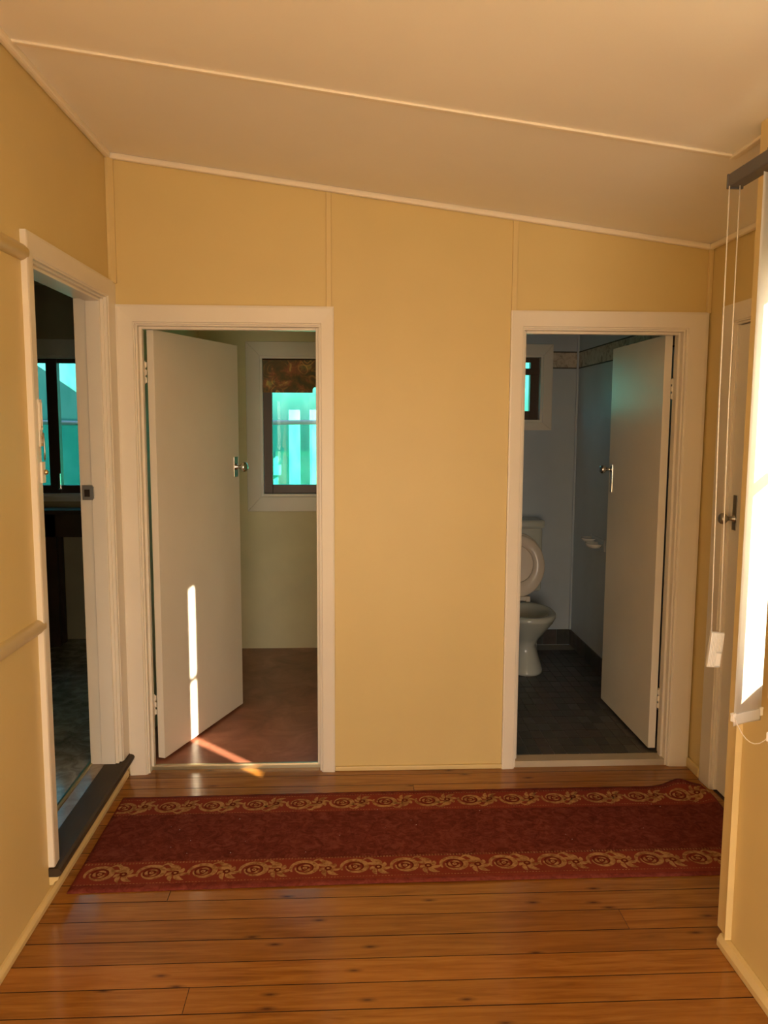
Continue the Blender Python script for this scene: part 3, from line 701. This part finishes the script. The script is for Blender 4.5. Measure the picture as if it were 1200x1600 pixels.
def ribbon(mb, pts, ws, lift=.0007):
    L, Rr = [], []
    for i, p in enumerate(pts):
        a = pts[max(i - 1, 0)]; b = pts[min(i + 1, len(pts) - 1)]
        d = Vector((b[0] - a[0], b[1] - a[1], 0)); d = d.normalized() if d.length else Vector((1, 0, 0)); n = Vector((-d.y, d.x, 0))
        L.append((p[0] + n.x * ws[i], p[1] + n.y * ws[i])); Rr.append((p[0] - n.x * ws[i], p[1] - n.y * ws[i]))
    ok = lambda q: RX0 + .004 < q[0] < RX1 - .004
    for i in range(len(pts) - 1):
        q = (L[i], Rr[i], Rr[i + 1], L[i + 1])
        if all(ok(v) for v in q): mb.add([on_rug(*v, lift) for v in q], [(0, 1, 2, 3)])
def border(yc, flip, gold, rose):
    per = .185; f = flip
    n = int((RX1 - RX0) / per) + 2
    for k in range(n):
        ox = RX0 + .02 + per * k - (.05 if f < 0 else 0)
        C = (ox + .062, yc)
        # big scroll round the medallion
        pts = []; ws = []
        for i in range(40):
            t = i / 39; a = math.pi * (1.15 - 2.2 * t); r = .050 - .018 * t
            pts.append((C[0] + 1.05 * r * math.cos(a), C[1] + f * r * .98 * math.sin(a))); ws.append(.0030 + .0068 * math.sin(math.pi * min(1, t * 1.15)) ** .7)
        ribbon(gold, pts, ws)
        # medallion petals and eye
        for q in range(3):
            a0_ = q * 2.1 + .4; pts = []; ws = []
            for i in range(12):
                t = i / 11; a = a0_ + 1.6 * t; r = .021 - .004 * t
                pts.append((C[0] + r * math.cos(a), C[1] + f * r * math.sin(a))); ws.append(.0010 + .0046 * math.sin(math.pi * t))
            ribbon(gold, pts, ws)
        pts = [(C[0] + .006 * math.cos(a), C[1] + .006 * math.sin(a)) for a in [6.3 * i / 10 for i in range(11)]]; ribbon(gold, pts, [.0024] * 11)
        for rr in (.030, .0135): 
            pts = [(C[0] + rr * math.cos(a), C[1] + rr * math.sin(a)) for a in [6.2832 * i / 20 for i in range(21)]]; ribbon(rose, pts, [.0032] * 21, .0004)
        # arm sweeping to the leaf cluster
        pts = []; ws = []
        for i in range(18):
            t = i / 17; pts.append((C[0] + .030 + .085 * t, C[1] + f * (.044 - .060 * t + .028 * math.sin(t * 5.0)))); ws.append(.0022 + .0062 * math.sin(math.pi * t))
        ribbon(gold, pts, ws)
        B = (ox + .148, yc - f * .006)
        for ang, ln, wd in ((12, .040, .0095), (62, .054, .0085), (118, .056, .0085), (170, .036, .008), (222, .052, .0085), (270, .058, .009), (322, .048, .009)):
            pts = []; ws = []; a = R(ang)
            for i in range(9):
                t = i / 8; aa = a + .7 * t; pts.append((B[0] + ln * (.25 + .75 * t) * math.cos(aa), B[1] + f * ln * (.25 + .75 * t) * math.sin(aa))); ws.append(.0006 + wd * .98 * math.sin(math.pi * (t * .85 + .1)) ** 1.2)
            ribbon(gold, pts, ws)
        pts = [(B[0] + .010 * math.cos(a), B[1] + .010 * math.sin(a)) for a in [6.2832 * i / 12 for i in range(13)]]; ribbon(rose, pts, [.004] * 13, .0010)
gold = MB(); rose = MB()
hb = .2505
border(RCY - hb, 1, gold, rose); border(RCY + hb, -1, gold, rose)
x = RX0 + .01
while x < RX1 - .012:
    for yy in (RCY - .182, RCY - .188 - .0, RCY - .316, RCY + .184, RCY + .316):
        gold.add([on_rug(x, yy - .0013), on_rug(x + .006, yy - .0013), on_rug(x + .006, yy + .0013), on_rug(x, yy + .0013)], [(0, 1, 2, 3)])
    x += .0115
g_ = obj('scroll_border', gold, M['gold'], rug); g_['kind'] = 'stuff'
r_ = obj('medallion_pattern', rose, M['rug_rose'], rug); r_['kind'] = 'stuff'
lint = MB(); rl = random.Random(11)
for _ in range(26):
    x = rl.uniform(RX0 + .1, RX1 - .2); y = rl.uniform(RY0 + .1, RY1 - .08); a = rl.uniform(0, 3); l = rl.uniform(.0015, .0045)
    z = rug_h(x, y) + th + .001; lint.add([(x - l * math.cos(a), y - l * math.sin(a), z), (x - .001, y + .0012, z + .001), (x + l * math.cos(a), y + l * math.sin(a), z), (x + .001, y - .0012, z + .001)], [(0, 1, 2, 3)])
l_ = obj('lint', lint, M['white_plastic'], rug); l_['kind'] = 'stuff'

# ------------------------------------------------------------------ bathroom
bf = struct(obj('floor_bathroom', MB().box(XP1, XR, D + .075, YE, -.06, BZ - .004), M['bath_grout'], origin=(1, 4.6, BZ)), 'dark slate mosaic floor with pale grout lines')
bricks = []
tw, tl = .0615, .0985
tme = bpy.data.meshes.new('tile'); tb = MB().box(-tw / 2 + .0012, tw / 2 - .0016, -tl / 2 + .0012, tl / 2 - .0012, -.004, 0, .0008); tme.from_pydata(tb.v, [], tb.f); tme.materials.append(M['tile'])
cells = []
nxr = int((XR - .02 - .86) / tw)
for j in range(18):
    for i in range(nxr + 1):
        cells.append((XR - .014 - tw / 2 - tw * i, D + .078 + tl / 2 + tl * j))
cells = [c for c in cells if c[1] < YE - .02]
shown = [c for c in cells if not (c[0] < 1.0 and c[1] > 5.1)][:298]
for c in shown:
    o = bpy.data.objects.new('tile', tme); COL.objects.link(o); o.parent = bf; o.location = (c[0] - 1, c[1] - 4.6, random.uniform(-.0006, .0004))
rest = MB()
for i in range(int((1.0 - XP1) / tw) + 14):
    for j in range(18):
        c = (XR - .014 - tw / 2 - tw * i, D + .078 + tl / 2 + tl * j)
        if c not in shown and c[0] > XP1 and c[1] < YE - .03: rest.box(c[0] - tw / 2 + .0012, c[0] + tw / 2 - .0012, c[1] - tl / 2 + .0012, c[1] + tl / 2 - .0012, BZ - .004, BZ)
ro = obj('tile_field', rest, M['tile'], bf); ro['kind'] = 'stuff'
# tiled skirting along back and right wall
sk = struct(obj('baseboard_bathroom', MB().box(XP1, XR - .012, YE - .006, YE, BZ, .140).box(XR - .018, XR - .012, D + .12, YE, BZ, .140), M['bath_grout']), 'slate tile skirting round the bathroom floor')
sme = None
for i in range(12):
    x = XR - .02 - .0985 * (i + .5)
    obj('skirting_tile', MB().box(x - .048, x + .048, YE - .012, YE - .004, BZ + .002, .143, .001), M['tile'], sk)
for i in range(19):
    y = YE - .014 - .0985 * (i + .5)
    if y > D + .2: obj('skirting_tile', MB().box(XR - .024, XR - .016, y - .048, y + .048, BZ + .002, .143, .001), M['tile'], sk)
# corner bead and wallpaper border
struct(obj('trim_14', MB().box(XR - .028, XR - .012, YE - .016, YE, .143, 2.45), M['bath'], bevel=.004))
fr = struct(obj('trim_15', MB().box(W2[1] + .066, XR - .012, YE - .003, YE, 2.027, 2.130).box(XR - .015, XR - .012, D + .1, YE, 2.027, 2.130), M['frieze']), 'patterned wallpaper border near the top of the bathroom walls')
obj('border_edge', MB().box(W2[1] + .066, XR - .012, YE - .004, YE, 2.130, 2.138).box(W2[1] + .066, XR - .012, YE - .004, YE, 2.019, 2.027).box(XR - .016, XR - .012, D + .1, YE, 2.130, 2.138).box(XR - .016, XR - .012, D + .1, YE, 2.019, 2.027), mat('border_dark_edge', (.06, .065, .06), .7), fr)

# toilet
TX = 1.165
toilet = thing(empty('toilet', (TX, 5.2, BZ)), 'white toilet with raised cream seat against the blue bathroom wall', 'toilet')
def ell(cx, cy, rx, ry_f, ry_b, z, n=32, pw=2.2):
    r = []
    for k in range(n):
        a = 2 * math.pi * k / n; c, s_ = math.cos(a), math.sin(a)
        x = math.copysign(abs(c) ** (2 / pw), c) * rx; y = math.copysign(abs(s_) ** (2 / pw), s_) * (ry_b if s_ > 0 else ry_f)
        r.append((cx + x, cy + y, z))
    return r
ped = [ell(TX, 5.07, .118, .20, .22, BZ), ell(TX, 5.07, .118, .20, .22, BZ + .015), ell(TX, 5.075, .108, .185, .21, BZ + .05), ell(TX, 5.08, .088, .150, .20, BZ + .12), ell(TX, 5.085, .078, .13, .20, BZ + .17),
       ell(TX, 5.075, .098, .17, .20, BZ + .225), ell(TX, 5.06, .142, .225, .21, BZ + .29), ell(TX, 5.05, .172, .255, .22, BZ + .335), ell(TX, 5.045, .184, .268, .225, BZ + .362),
       ell(TX, 5.045, .188, .272, .225, BZ + .368), ell(TX, 5.045, .188, .272, .225, BZ + .388), ell(TX, 5.045, .180, .264, .220, BZ + .396),
       ell(TX, 5.045, .148, .232, .17, BZ + .396), ell(TX, 5.045, .140, .222, .16, BZ + .385), ell(TX, 5.045, .13, .20, .14, BZ + .33), ell(TX, 5.05, .09, .13, .10, BZ + .24), ell(TX, 5.05, .03, .04, .04, BZ + .21)]
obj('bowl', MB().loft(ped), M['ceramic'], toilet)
obj('water', MB().loft([ell(TX, 5.05, .086, .125, .096, BZ + .238), ell(TX, 5.05, .086, .125, .096, BZ + .241)]), mat('bowl_water', (.12, .16, .15), .05), toilet)
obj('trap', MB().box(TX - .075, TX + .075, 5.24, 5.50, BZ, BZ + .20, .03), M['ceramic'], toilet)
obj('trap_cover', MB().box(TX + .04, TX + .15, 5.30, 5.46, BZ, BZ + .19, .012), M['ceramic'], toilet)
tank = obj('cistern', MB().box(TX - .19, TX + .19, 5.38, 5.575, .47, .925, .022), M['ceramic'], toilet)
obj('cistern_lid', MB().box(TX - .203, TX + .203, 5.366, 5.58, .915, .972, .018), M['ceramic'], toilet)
obj('flush_button', MB().lathe([(.022, 0), (.022, .006), (.017, .008)], Matrix.Translation((TX, 5.47, .972)), 20), M['chrome'], tank)
obj('flush_pipe', MB().tube([(TX, 5.50, .48), (TX, 5.50, .40), (TX, 5.44, .34), (TX, 5.30, .33)], .026, 12), M['ceramic'], toilet)
# raised seat ring and lid, leaning back against the cistern
def seat_ring(y, z0, tilt, rx, h, inner, t):
    o_, i_ = [], []; n = 40
    for k in range(n):
        a = 2 * math.pi * k / n; c, s_ = math.cos(a), math.sin(a)
        o_.append((rx * c, h / 2 * s_)); i_.append((rx * inner * c, h / 2 * inner * s_ + .012))
    def T(p, d): return Matrix.Translation((TX, y, z0)) @ Matrix.Rotation(tilt, 4, 'X') @ Vector((p[0], d, h / 2 + p[1]))
    return o_, i_, T
o_, i_, T = seat_ring(5.285, .452, R(-7), .190, .43, .58, .02)
n = len(o_)
mb = MB(); rings = [[T(p, 0) for p in o_], [T((p[0] * .985, p[1] * .985), -.014) for p in o_], [T((p[0] * .94, p[1] * .94), -.020) for p in o_], [T((p[0] * 1.05, p[1] * 1.05), -.020) for p in i_], [T(p, -.012) for p in i_], [T(p, 0) for p in i_]]
vs = [p for r in rings for p in r]
mb.add(vs, [(i * n + k, i * n + (k + 1) % n, ((i + 1) % 6) * n + (k + 1) % n, ((i + 1) % 6) * n + k) for i in range(6) for k in range(n)], True)
ring_o = obj('seat_ring', mb, M['seat'], toilet)
o_, i_, T = seat_ring(5.306, .452, R(-7), .192, .44, .58, .02)
mb = MB().loft([[T(p, 0) for p in o_], [T((p[0] * .985, p[1] * .985), -.010) for p in o_], [T((p[0] * .9, p[1] * .9), -.016) for p in o_]]); obj('seat_lid', mb, M['seat'], toilet)
obj('seat_hinge', MB().box(TX - .085, TX + .085, 5.262, 5.300, .432, .462, .005).box(TX + .055, TX + .085, 5.258, 5.295, .425, .450, .004).box(TX - .085, TX - .055, 5.258, 5.295, .425, .450, .004), M['seat'], toilet)
# soap dish on the right wall
sx, sy, sz = XR - .012, 5.02, .875
dish = thing(empty('soap_dish', (sx, sy, sz - .04)), 'small white ceramic soap dish fixed to the bathroom wall by the door', 'soap dish')
def oval_dish(cx, cy, rx, ry, z, h):
    mb = MB(); n = 28; rings = []
    for s_, dz in ((.45, -h), (.80, -h * .75), (.97, -h * .25), (1, 0), (.94, .001), (.86, -h * .35), (.5, -h * .7), (.05, -h * .75)):
        rings.append([(cx + math.cos(2 * math.pi * k / n) * rx * s_, cy + math.sin(2 * math.pi * k / n) * ry * s_, z + dz) for k in range(n)])
    return mb.loft(rings)
obj('bowl', oval_dish(sx - .052, sy - .055, .052, .085, sz, .030), M['dish'], dish)
obj('bowl', oval_dish(sx - .045, sy + .085, .045, .070, sz + .014, .024), M['dish'], dish)
obj('backplate', MB().box(sx - .012, sx, sy - .14, sy + .155, sz - .045, sz + .030, .005), M['bath'], dish)

# ------------------------------------------------------------------ laundry valance, kitchen table
vz0, vz1 = 1.842, 2.072; vy = YE + .028
poly = [(W1[0] + .018, vz1), (W1[1] - .018, vz1), (W1[1] - .018, vz0)]
def notch(xc, w=.105, h=.038):
    r = [(xc + w / 2, vz0)] + [(xc + w / 2, vz0 + h * .5)] + [(xc + w / 2 - .014 * (1 - math.cos(a)), vz0 + h * .5 + h * .5 * math.sin(a)) for a in (.5, 1.0, 1.57)]
    return r + [(2 * xc - p[0], p[1]) for p in reversed(r)]
poly += notch(-.185) + [(W1[0] + .018, vz0)]
val = MB(); val.prism([(p[0], p[1]) for p in reversed(poly)], 'y', vy, vy + .003)
v_ = thing(obj('window_valance', val, M['valance']), 'dark floral fabric valance hanging in the top of the laundry window', 'valance')
obj('valance_rod', MB().lathe([(.009, 0), (.009, W1[1] - W1[0] - .034)], Matrix.Translation((W1[0] + .017, vy + .004, vz1 + .002)) @ Matrix.Rotation(R(90), 4, 'Y'), 12), M['brown'], v_)

tbl = thing(empty('kitchen_table', (-2.2, 5.46, KZ)), 'tall narrow dark timber table standing under the kitchen window', 'table')
obj('tabletop', MB().box(-3.0, -1.62, 5.38, 5.56, 1.015, 1.045, .006), M['darkwood'], tbl)
for q in ((-2.95, -1.67, 5.40, 5.42), (-2.95, -1.67, 5.52, 5.54), (-2.95, -2.93, 5.42, 5.52), (-1.69, -1.67, 5.42, 5.52)): obj('apron', MB().box(q[0], q[1], q[2], q[3], .86, 1.015, .002), M['darkwood'], tbl)
for x in (-2.93, -1.995):
    for y in (5.40, 5.50): obj('leg', MB().box(x - .035, x + .035, y, y + .04, KZ, 1.014, .004), M['darkwood'], tbl)

# ------------------------------------------------------------------ outside
struct(obj('ground', MB().box(-40, 40, -40, 60, -.7, -.55), M['ground']), 'dry grass yard outside the house')
def wavy_cloth(x0, x1, z0, z1, y, name, nx=80, nz=10, seed=1, amp=.03, sag=0):
    mb = MB(); rr = random.Random(seed); ph = [rr.uniform(0, 6) for _ in range(4)]
    for layer in (0,):
        for j in range(nz + 1):
            for i in range(nx + 1):
                x = x0 + (x1 - x0) * i / nx; t = j / nz
                z = z0 + (z1 - z0) * t - sag * math.sin(x * 2.1 + ph[3]) * t
                mb.v.append(Vector((x, y + amp * math.sin(x * 2.3 + ph[0]) + amp * .5 * math.sin(x * 5.1 + z * 1.3 + ph[1]) + layer * .002, z)))
    w = nx + 1; o = w * (nz + 1)
    for j in range(nz):
        for i in range(nx):
            a = j * w + i; mb.f.append((a, a + 1, a + w + 1, a + w)); mb.smooth.append(True)
    return mb
sc1 = thing(obj('shade_cloth', wavy_cloth(-7, 3.5, -.55, 3.4, 6.9, 'a'), M['cloth']), 'tall sheet of green shade cloth hung outside the back windows', 'shade cloth')
sc2 = thing(obj('shade_cloth', wavy_cloth(-7, 3.5, -.55, 1.62, 6.8, 'b', seed=4, sag=.012), M['cloth_low']), 'lower sheet of green shade cloth doubled in front of the taller one', 'shade cloth')
obj('top_hem', MB().tube([(x / 10, 6.8 + .03 * math.sin(x / 10 * 2.3), 1.625 + .012 * math.sin(x / 10 * 2.1 + 2)) for x in range(-70, 36, 2)], .021, 6), M['hem'], sc2)
fe = thing(empty('boundary_fence', (0, 13.6, -.55)), 'low pale boundary fence with tall white panels seen through the laundry window', 'fence')
obj('base_wall', MB().box(-3.2, 3.2, 13.7, 13.9, -.55, 1.05), M['house_wall'], fe)
for x0_, x1_, zt in ((-.98, -.79, 1.84), (-.63, -.30, 1.84), (.2, .5, 1.84), (1.0, 1.3, 1.84)): obj('fence_panel', MB().box(x0_, x1_, 13.5, 13.6, -.55, zt, .01), M['house_trim'], fe)
obj('meter_box', MB().box(-1.42, -1.12, 13.45, 13.7, .74, .91, .01), M['house_trim'], fe)
obj('vent', MB().box(-1.42, -1.22, 13.62, 13.7, 1.03, 1.14, .01), M['roof'], fe)
sh = thing(empty('garden_shed', (-6, 13, -.55)), 'dark roofed building seen through the shade cloth outside the kitchen window', 'shed')
def skewed(poly, ya, yb, dx):                                   # the building stands turned away from the house
    mb = MB(); n = len(poly); vs = [(p[0], ya, p[1]) for p in poly] + [(p[0] + dx, yb, p[1]) for p in poly]
    return mb.add(vs, [tuple(range(n)), tuple(range(2 * n - 1, n - 1, -1))] + [(i, i + n, (i + 1) % n + n, (i + 1) % n) for i in range(n)])
obj('wall', skewed([(-9, -.55), (-3.75, -.55), (-3.75, 1.80), (-9, 1.80)], 12.65, 16, -1.5), M['roof'], sh)
obj('roof', skewed([(-9.0, 1.78), (-3.55, 1.66), (-3.55, 1.72), (-4.04, 2.008), (-4.64, 2.43), (-6.2, 3.45), (-9.0, 3.6)], 12.5, 16.3, -1.7), M['roof'], sh)
